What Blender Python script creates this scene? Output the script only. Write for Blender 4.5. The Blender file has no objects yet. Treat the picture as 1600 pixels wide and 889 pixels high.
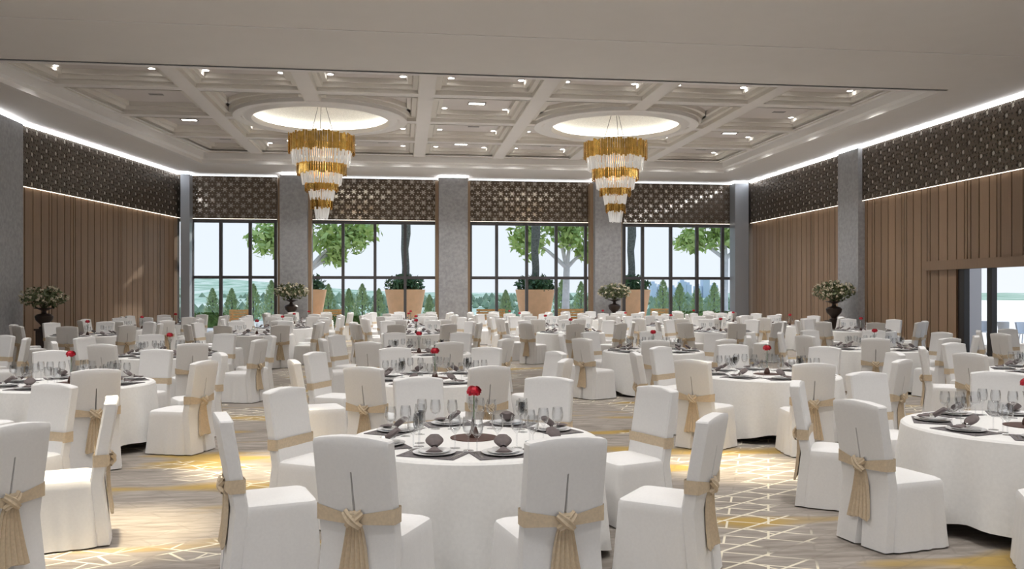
import bpy, math, random
from math import sin, cos, pi, radians, atan2, sqrt
from mathutils import Vector, Matrix
random.seed(7)
S = bpy.context.scene
COL = S.collection
# ---------------------------------------------------------------- camera
F = 1330.0; TH = radians(7.3); HC = 1.8; HY = 458.0
cd = bpy.data.cameras.new('camera'); cd.sensor_width = 36.0; cd.lens = F / 1600 * 36
cd.shift_y = (HY - 444.5) / 1600; cd.clip_end = 6000; cd.clip_start = 0.05
cam = bpy.data.objects.new('camera', cd); COL.objects.link(cam)
cam.location = (0, 0, HC); cam.rotation_euler = (pi / 2, 0, -TH)
S.camera = cam
# ---------------------------------------------------------------- view, world, sun
S.view_settings.view_transform = 'Standard'; S.view_settings.look = 'None'
S.view_settings.exposure = 0.42; S.view_settings.gamma = 1.0
S.view_settings.use_curve_mapping = False
w = bpy.data.worlds.new('sky'); S.world = w; w.use_nodes = True
nt = w.node_tree; nt.nodes.clear()
tc = nt.nodes.new('ShaderNodeTexCoord'); sx = nt.nodes.new('ShaderNodeSeparateXYZ')
rp = nt.nodes.new('ShaderNodeValToRGB'); bg = nt.nodes.new('ShaderNodeBackground'); wo = nt.nodes.new('ShaderNodeOutputWorld')
nt.links.new(tc.outputs['Generated'], sx.inputs[0]); nt.links.new(sx.outputs['Z'], rp.inputs[0])
e = rp.color_ramp.elements
e[0].position = 0.0; e[0].color = (.88, .93, 1.0, 1); e[1].position = 0.55; e[1].color = (.50, .70, 1.0, 1)
m_ = rp.color_ramp.elements.new(0.14); m_.color = (.86, .92, 1.0, 1)
nt.links.new(rp.outputs[0], bg.inputs[0]); bg.inputs[1].default_value = 0.78; nt.links.new(bg.outputs[0], wo.inputs[0])
sd = bpy.data.lights.new('sun', 'SUN'); sd.energy = 3.2; sd.angle = radians(0.6); sd.color = (1, .93, .80)
so = bpy.data.objects.new('sun', sd); COL.objects.link(so)
so.rotation_euler = Vector((-.40, -1, -.52)).to_track_quat('-Z', 'Y').to_euler(); so.location = (30, 60, 40)
DOWN_W = 265.0        # watts of one ceiling downlight

# ---------------------------------------------------------------- materials
def newmat(name):
    m = bpy.data.materials.new(name); m.use_nodes = True; t = m.node_tree
    b = t.nodes['Principled BSDF']; return m, t, b
def pbr(name, col, rough=.6, metal=0, noise=0, nscale=20, bump=0, bscale=200, emit=None, estr=0, spec=None):
    m, t, b = newmat(name)
    b.inputs['Base Color'].default_value = (*col, 1); b.inputs['Roughness'].default_value = rough; b.inputs['Metallic'].default_value = metal
    if spec is not None: b.inputs['Specular IOR Level'].default_value = spec
    co = t.nodes.new('ShaderNodeTexCoord')
    if noise:
        n = t.nodes.new('ShaderNodeTexNoise'); n.inputs['Scale'].default_value = nscale; n.inputs['Detail'].default_value = 6
        t.links.new(co.outputs['Object'], n.inputs['Vector'])
        r = t.nodes.new('ShaderNodeValToRGB')
        r.color_ramp.elements[0].position = .3; r.color_ramp.elements[1].position = .7
        r.color_ramp.elements[0].color = (*[c * (1 - noise) for c in col], 1); r.color_ramp.elements[1].color = (*[min(1, c * (1 + noise)) for c in col], 1)
        t.links.new(n.outputs['Fac'], r.inputs[0]); t.links.new(r.outputs[0], b.inputs['Base Color'])
    if bump:
        n2 = t.nodes.new('ShaderNodeTexNoise'); n2.inputs['Scale'].default_value = bscale; n2.inputs['Detail'].default_value = 3
        t.links.new(co.outputs['Object'], n2.inputs['Vector'])
        bp = t.nodes.new('ShaderNodeBump'); bp.inputs['Strength'].default_value = bump; bp.inputs['Distance'].default_value = .01
        t.links.new(n2.outputs['Fac'], bp.inputs['Height']); t.links.new(bp.outputs[0], b.inputs['Normal'])
    if emit: b.inputs['Emission Color'].default_value = (*emit, 1); b.inputs['Emission Strength'].default_value = estr
    return m
def glassmat(name, tint=(1, 1, 1), refl=.10):
    m, t, b = newmat(name); t.nodes.remove(b); o = t.nodes['Material Output']
    tr = t.nodes.new('ShaderNodeBsdfTransparent'); tr.inputs[0].default_value = (*tint, 1)
    g = t.nodes.new('ShaderNodeBsdfGlossy'); g.inputs['Roughness'].default_value = .02
    mx = t.nodes.new('ShaderNodeMixShader'); lw = t.nodes.new('ShaderNodeLayerWeight'); lw.inputs['Blend'].default_value = refl
    t.links.new(lw.outputs['Facing' if refl > .2 else 'Fresnel'], mx.inputs[0])
    t.links.new(tr.outputs[0], mx.inputs[1]); t.links.new(g.outputs[0], mx.inputs[2]); t.links.new(mx.outputs[0], o.inputs[0])
    return m
M = {}
M['cloth'] = pbr('white slipcover cloth', (.80, .79, .78), .75, bump=.12, bscale=350, noise=.02, nscale=60)
M['tcloth'] = pbr('white damask tablecloth', (.84, .83, .81), .6, bump=.1, bscale=250, noise=.03, nscale=40)
M['sash'] = pbr('tan satin sash', (.62, .50, .35), .5, noise=.08, nscale=60)
M['napkin'] = pbr('taupe napkin', (.14, .112, .11), .7, noise=.15, nscale=30)
M['mat'] = pbr('dark grey placemat', (.15, .135, .138), .7, noise=.15, nscale=60)
M['brown'] = pbr('brown leather', (.085, .04, .03), .5)
M['china'] = pbr('white china', (.80, .80, .80), .12)
M['silver'] = pbr('silver', (.75, .74, .72), .2, 1)
M['glass'] = glassmat('clear glass', (.97, .975, .98), .22)
M['pane'] = glassmat('window pane', (.97, .985, 1.0), .06)
M['rose'] = pbr('red petals', (.55, .005, .025), .55, noise=.35, nscale=60)
M['stem'] = pbr('green stem', (.06, .16, .04), .6)
M['ceil'] = pbr('ceiling paint', (.80, .765, .735), .7, noise=.01, nscale=2)
M['mould'] = pbr('pale ceiling moulding', (.82, .795, .77), .6)
M['coffer'] = pbr('coffer plaster', (.68, .63, .605), .7)
M['cmould'] = pbr('coffer moulding', (.73, .69, .63), .6)
M['concrete'] = pbr('grey concrete', (.36, .36, .37), .75, noise=.16, nscale=9, bump=.2, bscale=40)
M['steel'] = pbr('brushed grey metal cladding', (.42, .45, .50), .4, .4)
M['frame'] = pbr('dark grey window frame', (.085, .08, .085), .45)
M['darkframe'] = pbr('near black door frame', (.018, .014, .013), .4)
M['bronze'] = pbr('dark bronze lattice', (.13, .10, .075), .4, .5)
M['mirror'] = pbr('bronze mirror behind lattice', (.78, .73, .67), .12, .6)
M['backing'] = pbr('pale backing behind lattice', (.80, .76, .70), .35)
M['gold'] = pbr('polished gold', (.78, .50, .14), .22, 1, noise=.25, nscale=6)
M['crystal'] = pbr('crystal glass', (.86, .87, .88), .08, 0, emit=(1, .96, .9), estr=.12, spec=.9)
M['led'] = pbr('cove light strip', (1, 1, 1), .5, emit=(.93, .96, 1.0), estr=7)
M['led2'] = pbr('dim cove light strip', (1, 1, 1), .5, emit=(.85, .92, 1.0), estr=1.0)
M['ledw'] = pbr('warm light strip', (1, 1, 1), .5, emit=(1, .9, .75), estr=1.5)
M['lamp'] = pbr('downlight lens', (1, 1, 1), .5, emit=(1, .97, .92), estr=12)
M['domeled'] = pbr('dome cove light', (1, 1, 1), .5, emit=(1, .97, .88), estr=3.5)
M['dome'] = pbr('mosaic dome', (.80, .79, .74), .45, noise=.16, nscale=28)
M['vent'] = pbr('grey vent', (.30, .28, .27), .6)
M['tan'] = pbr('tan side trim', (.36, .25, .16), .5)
M['terracotta'] = pbr('pale orange planter', (.80, .46, .24), .6, noise=.06, nscale=3)
M['benchwood'] = pbr('orange bench wood', (.70, .36, .12), .55, noise=.15, nscale=6)
M['leaf'] = pbr('bright green leaves', (.40, .54, .17), .5, noise=.3, nscale=1.5)
M['dleaf'] = pbr('dark green leaves', (.055, .12, .045), .5, noise=.35, nscale=3)
M['conifer'] = pbr('soft green conifer', (.30, .40, .20), .8, noise=.3, nscale=3)
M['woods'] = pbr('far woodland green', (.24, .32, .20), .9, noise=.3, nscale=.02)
M['hedge'] = pbr('hedge green', (.12, .20, .05), .8, noise=.4, nscale=4)
M['bark'] = pbr('pale bark', (.62, .61, .60), .8, noise=.15, nscale=3)
M['palm'] = pbr('palm trunk fibre', (.13, .14, .12), .9, noise=.4, nscale=12)
M['cream'] = pbr('cream blossom', (.62, .56, .42), .6, noise=.2, nscale=30)
M['oleaf'] = pbr('olive leaves', (.10, .12, .05), .5, noise=.4, nscale=8)
M['urn'] = pbr('dark bronze urn', (.05, .035, .03), .4, .3)
M['paving'] = pbr('pale terrace paving', (.62, .61, .60), .7, noise=.06, nscale=1)
M['whitepl'] = pbr('white plastic', (.85, .86, .88), .4)
M['city'] = pbr('haze-paled distant facade', (.62, .70, .80), .9)  # distance haze put into the facade colour as pale blue
M['white'] = pbr('white render wall', (.66, .62, .61), .7)

def woodmat():
    m, t, b = newmat('brown veneer'); co = t.nodes.new('ShaderNodeTexCoord'); mp = t.nodes.new('ShaderNodeMapping')
    mp.inputs['Scale'].default_value = (14, 14, .5); n = t.nodes.new('ShaderNodeTexNoise'); n.inputs['Scale'].default_value = 3; n.inputs['Detail'].default_value = 5
    oi = t.nodes.new('ShaderNodeObjectInfo'); r = t.nodes.new('ShaderNodeValToRGB')
    r.color_ramp.elements[0].color = (.24, .152, .092, 1); r.color_ramp.elements[1].color = (.345, .225, .14, 1)
    hv = t.nodes.new('ShaderNodeHueSaturation'); mr = t.nodes.new('ShaderNodeMapRange'); mr.inputs[3].default_value = .88; mr.inputs[4].default_value = 1.12
    L = t.links.new
    L(co.outputs['Object'], mp.inputs[0]); L(mp.outputs[0], n.inputs['Vector']); L(n.outputs['Fac'], r.inputs[0]); L(r.outputs[0], hv.inputs['Color'])
    L(oi.outputs['Random'], mr.inputs[0]); L(mr.outputs[0], hv.inputs['Value']); L(hv.outputs[0], b.inputs['Base Color']); b.inputs['Roughness'].default_value = .45
    return m
M['wood'] = woodmat()
M['groove'] = pbr('dark backing board', (.03, .019, .012), .6)

def carpetmat():
    m, t, b = newmat('patterned carpet'); N = t.nodes.new; L = t.links.new
    co = N('ShaderNodeTexCoord')
    def mapping(scale, rot=0):
        mp = N('ShaderNodeMapping'); mp.inputs['Scale'].default_value = scale; mp.inputs['Rotation'].default_value = (0, 0, rot); L(co.outputs['Object'], mp.inputs[0]); return mp.outputs[0]
    def noise(vec, sc, det=4):
        n = N('ShaderNodeTexNoise'); n.inputs['Scale'].default_value = sc; n.inputs['Detail'].default_value = det; L(vec, n.inputs['Vector']); return n.outputs['Fac']
    def ramp(f, a, b_, ca=(0, 0, 0, 1), cb=(1, 1, 1, 1)):
        r = N('ShaderNodeValToRGB'); r.color_ramp.elements[0].position = a; r.color_ramp.elements[1].position = b_
        r.color_ramp.elements[0].color = ca; r.color_ramp.elements[1].color = cb; L(f, r.inputs[0]); return r.outputs[0]
    def mix(f, a, b_):
        x = N('ShaderNodeMix'); x.data_type = 'RGBA'; L(f, x.inputs[0]); 
        for s, v in ((6, a), (7, b_)):
            if isinstance(v, tuple): x.inputs[s].default_value = v
            else: L(v, x.inputs[s])
        return x.outputs[2]
    def math_(op, a, b_):
        x = N('ShaderNodeMath'); x.operation = op
        for s, v in ((0, a), (1, b_)):
            if isinstance(v, (int, float)): x.inputs[s].default_value = v
            else: L(v, x.inputs[s])
        return x.outputs[0]
    streak = noise(mapping((1.2, 7, 1)), 2.2, 6)
    base = ramp(streak, .3, .72, (.24, .21, .185, 1), (.40, .36, .32, 1))
    gold = ramp(noise(mapping((.5, 1.6, 1), .2), .9, 2), .56, .66)
    base = mix(gold, base, (.42, .29, .10, 1))
    # angular line network: skewed bricks in two directions
    def bricks(rot, sx_, sy_):
        mp = N('ShaderNodeMapping'); mp.inputs['Rotation'].default_value = (0, 0, rot); mp.inputs['Scale'].default_value = (sx_, sy_, 1)
        L(co.outputs['Object'], mp.inputs[0])
        br = N('ShaderNodeTexBrick'); br.inputs['Scale'].default_value = 1; br.inputs['Mortar Size'].default_value = .009; br.inputs['Mortar Smooth'].default_value = .1
        br.inputs['Brick Width'].default_value = .62; br.inputs['Row Height'].default_value = .21
        L(mp.outputs[0], br.inputs['Vector']); return br.outputs['Fac']
    lines = math_('MAXIMUM', bricks(.42, 1, 1), bricks(-.62, .8, .9))
    patch = ramp(noise(mapping((1, 1, 1)), .62, 3), .52, .55)
    f = math_('MULTIPLY', lines, patch)
    faint = math_('MULTIPLY', lines, .18)
    colr = mix(faint, base, (.16, .14, .12, 1))
    colr = mix(f, colr, (.74, .68, .55, 1))
    L(colr, b.inputs['Base Color']); b.inputs['Roughness'].default_value = .95
    b.inputs['Specular IOR Level'].default_value = .1
    bp = N('ShaderNodeBump'); bp.inputs['Strength'].default_value = .3; bp.inputs['Distance'].default_value = .01
    L(noise(mapping((1, 1, 1)), 220, 2), bp.inputs['Height']); L(bp.outputs[0], b.inputs['Normal'])
    return m
M['carpet'] = carpetmat()
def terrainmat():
    m, t, b = newmat('haze-paled wooded land'); N = t.nodes.new; L = t.links.new
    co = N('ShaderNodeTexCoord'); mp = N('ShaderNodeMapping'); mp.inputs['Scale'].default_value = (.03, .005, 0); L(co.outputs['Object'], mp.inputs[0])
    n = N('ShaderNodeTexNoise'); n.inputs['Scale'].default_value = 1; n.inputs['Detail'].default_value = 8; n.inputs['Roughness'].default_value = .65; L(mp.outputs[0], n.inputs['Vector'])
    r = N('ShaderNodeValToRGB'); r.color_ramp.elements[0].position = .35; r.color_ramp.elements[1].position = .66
    r.color_ramp.elements[0].color = (.22, .34, .24, 1); r.color_ramp.elements[1].color = (.70, .74, .66, 1)  # pale tones put the distance haze into the land colour
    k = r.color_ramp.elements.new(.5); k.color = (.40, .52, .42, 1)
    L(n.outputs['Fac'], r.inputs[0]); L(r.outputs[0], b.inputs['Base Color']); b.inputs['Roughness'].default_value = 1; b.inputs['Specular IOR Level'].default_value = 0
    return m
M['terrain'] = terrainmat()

# ---------------------------------------------------------------- mesh helpers
class MB:
    def __init__(s): s.v = []; s.f = []
    def add(s, vs, fs):
        o = len(s.v); s.v += [tuple(p) for p in vs]; s.f += [tuple(i + o for i in q) for q in fs]; return s
    def box(s, x0, x1, y0, y1, z0, z1):
        return s.add([(x0, y0, z0), (x1, y0, z0), (x1, y1, z0), (x0, y1, z0), (x0, y0, z1), (x1, y0, z1), (x1, y1, z1), (x0, y1, z1)],
                     [(0, 3, 2, 1), (4, 5, 6, 7), (0, 1, 5, 4), (1, 2, 6, 5), (2, 3, 7, 6), (3, 0, 4, 7)])
    def loft(s, rings, closed=True, cap0=False, cap1=False):
        n = len(rings[0]); vs = [p for r in rings for p in r]; fs = []
        for i in range(len(rings) - 1):
            for j in range(n if closed else n - 1):
                k = (j + 1) % n; fs.append((i * n + j, i * n + k, (i + 1) * n + k, (i + 1) * n + j))
        if cap0: fs.append(tuple(range(n - 1, -1, -1)))
        if cap1: fs.append(tuple((len(rings) - 1) * n + j for j in range(n)))
        return s.add(vs, fs)
    def lathe(s, prof, n=20, cx=0, cy=0, cap0=False, cap1=False):
        return s.loft([[(cx + r * cos(2 * pi * j / n), cy + r * sin(2 * pi * j / n), z) for j in range(n)] for r, z in prof], True, cap0, cap1)
    def tube(s, pts, r, n=6):
        rings = []
        for i, p in enumerate(pts):
            p = Vector(p); a = Vector(pts[max(0, i - 1)]); b = Vector(pts[min(len(pts) - 1, i + 1)]); d = (b - a).normalized()
            u = d.cross(Vector((0, 0, 1))) if abs(d.z) < .92 else d.cross(Vector((0, 1, 0))); u = u.normalized(); v = d.cross(u)
            rr = r[i] if isinstance(r, (list, tuple)) else r
            rings.append([p + u * rr * cos(2 * pi * j / n) + v * rr * sin(2 * pi * j / n) for j in range(n)])
        return s.loft(rings, True, True, True)
    def mesh(s, name, mat, smooth=False):
        me = bpy.data.meshes.new(name); me.from_pydata(s.v, [], s.f); me.materials.append(mat)
        if smooth: me.polygons.foreach_set('use_smooth', [True] * len(me.polygons)); me.set_sharp_from_angle(angle=radians(38))
        me.update(); return me
def link(name, me, parent=None, loc=None, rz=0):
    o = bpy.data.objects.new(name, me); COL.objects.link(o)
    if parent: o.parent = parent
    if loc is not None: o.location = loc
    if rz: o.rotation_euler = (0, 0, rz)
    return o
def tag(o, label=None, cat=None, group=None, kind=None):
    if label: o['label'] = label
    if cat: o['category'] = cat
    if group: o['group'] = group
    if kind: o['kind'] = kind
    return o
def boxobj(name, mat, parent, *b): return link(name, MB().box(*b).mesh(name, mat), parent)
def px_dir(px):
    xc = (px - 800) / F; return (cos(TH) * xc + sin(TH), cos(TH) - sin(TH) * xc)
def x_at(px, Y): a, b = px_dir(px); return a / b * Y
def to_px(x, y, z=0):
    d = x * sin(TH) + y * cos(TH); r = x * cos(TH) - y * sin(TH)
    return (800 + F * r / d, HY - F * (z - HC) / d, d) if d > .3 else (9999, 9999, d)
def rect_round(w, d, r, n=4):
    pts = []
    for cx, cy, a0 in ((w / 2 - r, d / 2 - r, 0), (-w / 2 + r, d / 2 - r, pi / 2), (-w / 2 + r, -d / 2 + r, pi), (w / 2 - r, -d / 2 + r, 1.5 * pi)):
        for k in range(n + 1):
            a = a0 + pi / 2 * k / n; pts.append((cx + r * cos(a), cy + r * sin(a)))
    return pts

# ---------------------------------------------------------------- room shell
YB = 38.5; XR = 16.1; HS = 7.0; YN = -3.0
def xl(y): return -9.56 + .178 * (y - 38.5)          # left wall, slightly splayed
tag(link('floor', MB().box(-20, 20, YN, YB + .3, -.2, 0).mesh('floor', M['carpet'])), kind='structure')
LZ = 5.05                                                # underside of the lattice band
# left and right walls: backing boards with individual veneer planks
wl = tag(link('wall_left', MB().add([(xl(YN) - .3, YN, 0), (xl(YB) - .3, YB, 0), (xl(YB) - .06, YB, 0), (xl(YN) - .06, YN, 0),
     (xl(YN) - .3, YN, 7.9), (xl(YB) - .3, YB, 7.9), (xl(YB) - .06, YB, 7.9), (xl(YN) - .06, YN, 7.9)],
     [(0, 1, 2, 3), (7, 6, 5, 4), (0, 4, 5, 1), (1, 5, 6, 2), (2, 6, 7, 3), (3, 7, 4, 0)]).mesh('wall_left', M['groove'])), kind='structure')
DY0, DY1, DZ = 17.2, 22.95, 2.5                            # side doorway in the right wall
wr = tag(link('wall_right', MB().box(XR + .06, XR + .14, DY1, YB, 0, 7.9).box(XR + .06, XR + .14, YN, DY0, 0, 7.9).box(XR + .06, XR + .14, DY0, DY1, DZ, 7.9).mesh('wall_right', M['groove'])), kind='structure')
ANG = math.atan(.178)
pat = [.42, .42, .15, .30, .42, .36, .15, .12, .36, .42]
def plank_mesh(wd, z0, z1, cache={}):
    k = (wd, z0, z1)
    if k not in cache: cache[k] = MB().box(0, .06, .02, wd - .02, z0, z1).mesh('wood_panel', M['wood'])
    return cache[k]
y = 22.0; i = 0
while y < YB - .4:
    wd = pat[i % len(pat)]; i += 1
    o = link('wood_panel', plank_mesh(wd, .12, LZ), wl, (xl(y) - .06, y, 0)); o.rotation_euler = (0, 0, -ANG); y += wd * cos(ANG)
y = 15.0
while y < YB - .4:
    wd = pat[i % len(pat)]; i += 1
    if y + wd > DY0 - .3 and y < DY1 + .05: z0 = 2.78
    else: z0 = .12
    o = link('wood_panel', plank_mesh(wd, z0, LZ), wr, (XR, y, 0)); y += wd
boxobj('header_box', M['wood'], wr, XR - .12, XR + .06, DY0 - .3, DY1 + 1.6, 2.5, 2.78)
tag(boxobj('baseboard_right', M['groove'], None, XR - .015, XR + .06, DY1 + .2, YB, 0, .12), kind='structure')
tag(boxobj('wall_front_skyblock', M['white'], None, -20, 17, YN - .2, YN, 2.4, 7.9), kind='structure')  # unseen upper wall added behind the camera to cut sky fill
# doorway
dr = tag(link('door_1', None, None, (XR, (DY0 + DY1) / 2, 0)), kind='structure')
def dpart(name, mat, *b):
    o = boxobj(name, mat, dr, *b); o.location = (-XR, -(DY0 + DY1) / 2, 0); return o
dpart('door_jamb', M['darkframe'], XR - .02, XR + .15, DY1 - .22, DY1, 0, DZ)
dpart('door_jamb', M['darkframe'], XR - .02, XR + .15, DY0, DY0 + .2, 0, DZ)
dpart('door_post', M['darkframe'], XR + .02, XR + .18, 21.62, 21.82, 0, DZ)
dpart('threshold', M['darkframe'], XR - .02, XR + .15, DY0, DY1, 0, .02)
# back wall: spandrel above the lattice and window bays between the columns
wb = tag(link('wall_back', MB().box(-10.2, 16.6, YB + .12, YB + .4, LZ - .12, 7.9).mesh('wall_back', M['mirror'])), kind='structure')
COLS = [(437, 480), (686, 731), (930, 971)]
bays = [(298, 433), (484, 684), (733, 927), (973, 1146)]
mull = [[345, 391], [536, 586, 633], [776, 823, 869, 915], [1004, 1048, 1089, 1129]]
for bi, ((a, b), ms) in enumerate(zip(bays, mull)):
    x0, x1 = x_at(a, YB), x_at(b, YB)
    wn = tag(link('window_%d' % (bi + 1), None, None, ((x0 + x1) / 2, YB, 0)), kind='structure')
    def wp(name, mat, *bb):
        o = boxobj(name, mat, wn, *bb); o.location = (-(x0 + x1) / 2, -YB, 0); return o
    wp('frame_head', M['frame'], x0, x1, YB - .05, YB + .12, 4.88, 5.06)
    wp('frame_sill', M['frame'], x0, x1, YB - .05, YB + .12, 0, .07)
    wp('transom', M['frame'], x0, x1, YB - .03, YB + .1, 2.43, 2.56)
    xs = [x0 + .06] + [x_at(p, YB) for p in ms] + [x1 - .06]
    for x in xs: wp('mullion', M['frame'], x - .065, x + .065, YB - .06, YB + .12, .07, 4.88)
    for q in range(len(xs) - 1):
        for z0, z1 in ((.07, 2.43), (2.56, 4.88)): wp('pane', M['pane'], xs[q] + .065, xs[q + 1] - .065, YB + .03, YB + .042, z0, z1)
def column(name, x0, x1, y0, y1, mat, label, trims=()):
    c = link(name, None, None, ((x0 + x1) / 2, (y0 + y1) / 2, 0)); tag(c, label, 'column')
    def cp(n, m, *bb):
        o = boxobj(n, m, c, *bb); o.location = (-(x0 + x1) / 2, -(y0 + y1) / 2, 0); return o
    cp('shaft', mat, x0, x1, y0, y1, 0, 6.9)
    cp('cap_light', M['led'], x0 + .05, x1 - .05, y0 + .05, y1 - .05, 6.9, 6.94)
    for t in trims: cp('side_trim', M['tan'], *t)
    return c
nm = ['grey concrete column at the left of the window wall', 'grey concrete column in the middle of the window wall', 'grey concrete column at the right of the window wall']
for (a, b), l in zip(COLS, nm):
    x0, x1 = x_at(a, 37.6), x_at(b, 37.6)
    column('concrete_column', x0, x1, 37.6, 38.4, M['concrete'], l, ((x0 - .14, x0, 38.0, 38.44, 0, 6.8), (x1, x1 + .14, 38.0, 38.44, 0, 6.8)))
column('corner_column', x_at(283, 38.0), x_at(297, 38.0), 37.9, 38.45, M['steel'], 'slim steel clad column in the left back corner')
column('corner_column', x_at(1146, 38.0), x_at(1167, 38.0), 37.8, 38.45, M['steel'], 'slim steel clad column in the right back corner')
column('concrete_column', xl(26.4) - .5, xl(26.4) + .35, 25.2, 27.35, M['concrete'], 'grey concrete column on the left wall at the picture edge')
column('concrete_column', XR - .25, XR + .05, 28.1, 29.5, M['concrete'], 'grey concrete pier on the right wall between wood panels')

# pierced lattice bands
def lattice_tile():
    cu = bpy.data.curves.new('tile', 'CURVE'); cu.dimensions = '2D'; cu.fill_mode = 'BOTH'; cu.extrude = .012
    T = .5
    def spl(pts):
        sp = cu.splines.new('POLY'); sp.points.add(len(pts) - 1); sp.use_cyclic_u = True
        for p, q in zip(sp.points, pts): p.co = (q[0], q[1], 0, 1)
    def hole(x, y, r, n=8): spl([(x + r * cos(2 * pi * k / n + .2), y + r * sin(2 * pi * k / n + .2)) for k in range(n)])
    spl([(0, 0), (T, 0), (T, T), (0, T)])
    for cx, cy in ((.125, .125), (.375, .375)):
        hole(cx, cy, .078, 10)
        for k in range(6):
            a = k * pi / 3; hx, hy = cx + .124 * cos(a), cy + .118 * sin(a)
            hole(min(max(hx, .036), T - .036), min(max(hy, .036), T - .036), .030, 6)
    for cx, cy in ((.375, .125), (.125, .375)): hole(cx, cy, .036, 8)
    ob = bpy.data.objects.new('tile', cu); COL.objects.link(ob)
    dg = bpy.context.evaluated_depsgraph_get(); me = bpy.data.meshes.new_from_object(ob.evaluated_get(dg))
    vs = [tuple(v.co) for v in me.vertices]; fs = [tuple(p.vertices) for p in me.polygons]
    bpy.data.objects.remove(ob); return vs, fs
TV, TF = lattice_tile()
def lattice(p0, p1, label, z0=LZ, z1=6.9, back=None):
    back = back or M['backing']
    p0 = Vector(p0); p1 = Vector(p1); Ld = (p1 - p0).length; d = (p1 - p0) / Ld; nx = max(1, round(Ld / .5)); nz = 4; sx_ = Ld / nx / .5; sz = (z1 - z0) / nz / .5
    mb = MB()
    for i in range(nx):
        for k in range(nz):
            mb.add([(p0.x + d.x * (v[0] + i * .5) * sx_ - d.y * v[2], p0.y + d.y * (v[0] + i * .5) * sx_ + d.x * v[2], z0 + (v[1] + k * .5) * sz) for v in TV], TF)
    r = link('lattice_screen', None, None, ((p0.x + p1.x) / 2, (p0.y + p1.y) / 2, z0)); tag(r, label, 'screen')
    off = (-(p0.x + p1.x) / 2, -(p0.y + p1.y) / 2, -z0)
    o = link('pierced_plate', mb.mesh('pierced_plate', M['bronze']), r, off); tag(o, kind='stuff')
    n = Vector((d.y, -d.x))      # into the room side
    def strip(name, mat, za, zb, t0, t1):
        q = [p0 + n * t0, p1 + n * t0, p1 + n * t1, p0 + n * t1]
        me = MB().add([(a.x, a.y, za) for a in q] + [(a.x, a.y, zb) for a in q], [(0, 3, 2, 1), (4, 5, 6, 7), (0, 1, 5, 4), (1, 2, 6, 5), (2, 3, 7, 6), (3, 0, 4, 7)]).mesh(name, mat)
        link(name, me, r, off)
    strip('edge_light', M['ledw'], z0 - .012, z0 + .005, -.02, .02)
    strip('back_mirror', back, z0, z1, -.034, -.026)
nmb = ['pierced bronze lattice above the leftmost window bay', 'pierced bronze lattice above the second window bay from the left', 'pierced bronze lattice above the third window bay from the left', 'pierced bronze lattice above the rightmost window bay']
for (a, b), l in zip(bays, nmb): lattice((x_at(a, YB), YB - .04), (x_at(b, YB), YB - .04), l, back=M['mirror'])
def lp(y): return (xl(y) + .04, y)
lattice(lp(27.4), lp(38.3), 'pierced bronze lattice along the top of the left wall')
lattice((XR - .08, 37.8), (XR - .08, 29.5), 'pierced bronze lattice on the right wall beyond the grey pier')
lattice((XR - .08, 28.1), (XR - .08, 14.0), 'pierced bronze lattice on the right wall nearer than the grey pier')

# ---------------------------------------------------------------- ceiling
def tl(y): return -8.1 + .14 * (y - 35.3)            # left rim of the ceiling tray
TX1, TY0, TY1 = 13.85, 20.2, 35.3
cm = MB()
for q in ([(-16, YN), (17, YN), (17, TY0), (-16, TY0)], [(-16, TY0), (tl(TY0), TY0), (tl(TY1), TY1), (-16, TY1)], [(TX1, TY0), (17, TY0), (17, TY1), (TX1, TY1)], [(-16, TY1), (17, TY1), (17, YB + .3), (-16, YB + .3)]):
    cm.add([(a, b, HS) for a, b in q] + [(a, b, HS + .12) for a, b in q], [(3, 2, 1, 0), (4, 5, 6, 7), (0, 1, 5, 4), (1, 2, 6, 5), (2, 3, 7, 6), (3, 0, 4, 7)])
cm.box(-16, 17, YN, YB + .3, 8.15, 8.3)  # unseen roof slab added above the coffers to block light
ceil = tag(link('ceiling', cm.mesh('ceiling', M['ceil'])), kind='structure')
boxobj('ceiling_joint', M['mould'], ceil, -14, 16, 17.1, 17.16, HS - .012, HS + .01)
# cove moulding round the tray
def rim(t, z): return [(tl(TY0) + t, TY0 + t, z), (TX1 - t, TY0 + t, z), (TX1 - t, TY1 - t, z), (tl(TY1) + t, TY1 - t, z)]
link('cove_moulding', MB().loft([rim(-.02, HS - .03), rim(.16, HS - .03), rim(.16, HS + .1), rim(.26, HS + .16), rim(.26, HS + .4), rim(.6, HS + .4)]).mesh('cove_moulding', M['mould']), ceil)
ZB = HS + .38
XS = [-5.8, -2.6, .66, 3.9, 7.1, 10.3]; YS = [20.45, 24.2, 28.0, 31.6, 35.05]
MED = [(-2.6, 28.0), (7.1, 28.0)]; RM = 2.68
hw = .24
def beam(*b): boxobj('ceiling_beam', M['ceil'], ceil, *b)
for x in XS:
    segs = [(TY0 + .1, 28 - RM + .25), (28 + RM - .25, TY1 - .1)] if any(abs(x - m[0]) < .1 for m in MED) else [(TY0 + .1, TY1 - .1)]
    for a, b in segs: beam(x - hw, x + hw, a, b, ZB, ZB + .5); 
for yy in YS[1:4]:
    segs = [(tl(yy) + .2, -2.6 - RM + .25), (-2.6 + RM - .25, 7.1 - RM + .25), (7.1 + RM - .25, TX1 - .2)] if yy == 28.0 else [(tl(yy) + .2, TX1 - .2)]
    for a, b in segs: beam(a, b, yy - hw, yy + hw, ZB + .006, ZB + .5)
lamp_m = MB().lathe([(.0, -.012), (.085, -.012), (.085, -.004)], 14, cap0=False).mesh('lens', M['lamp'])
ring_m = MB().lathe([(.085, 0), (.085, -.016), (.115, -.012), (.115, 0)], 14).mesh('trim_ring', M['mould'])
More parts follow.
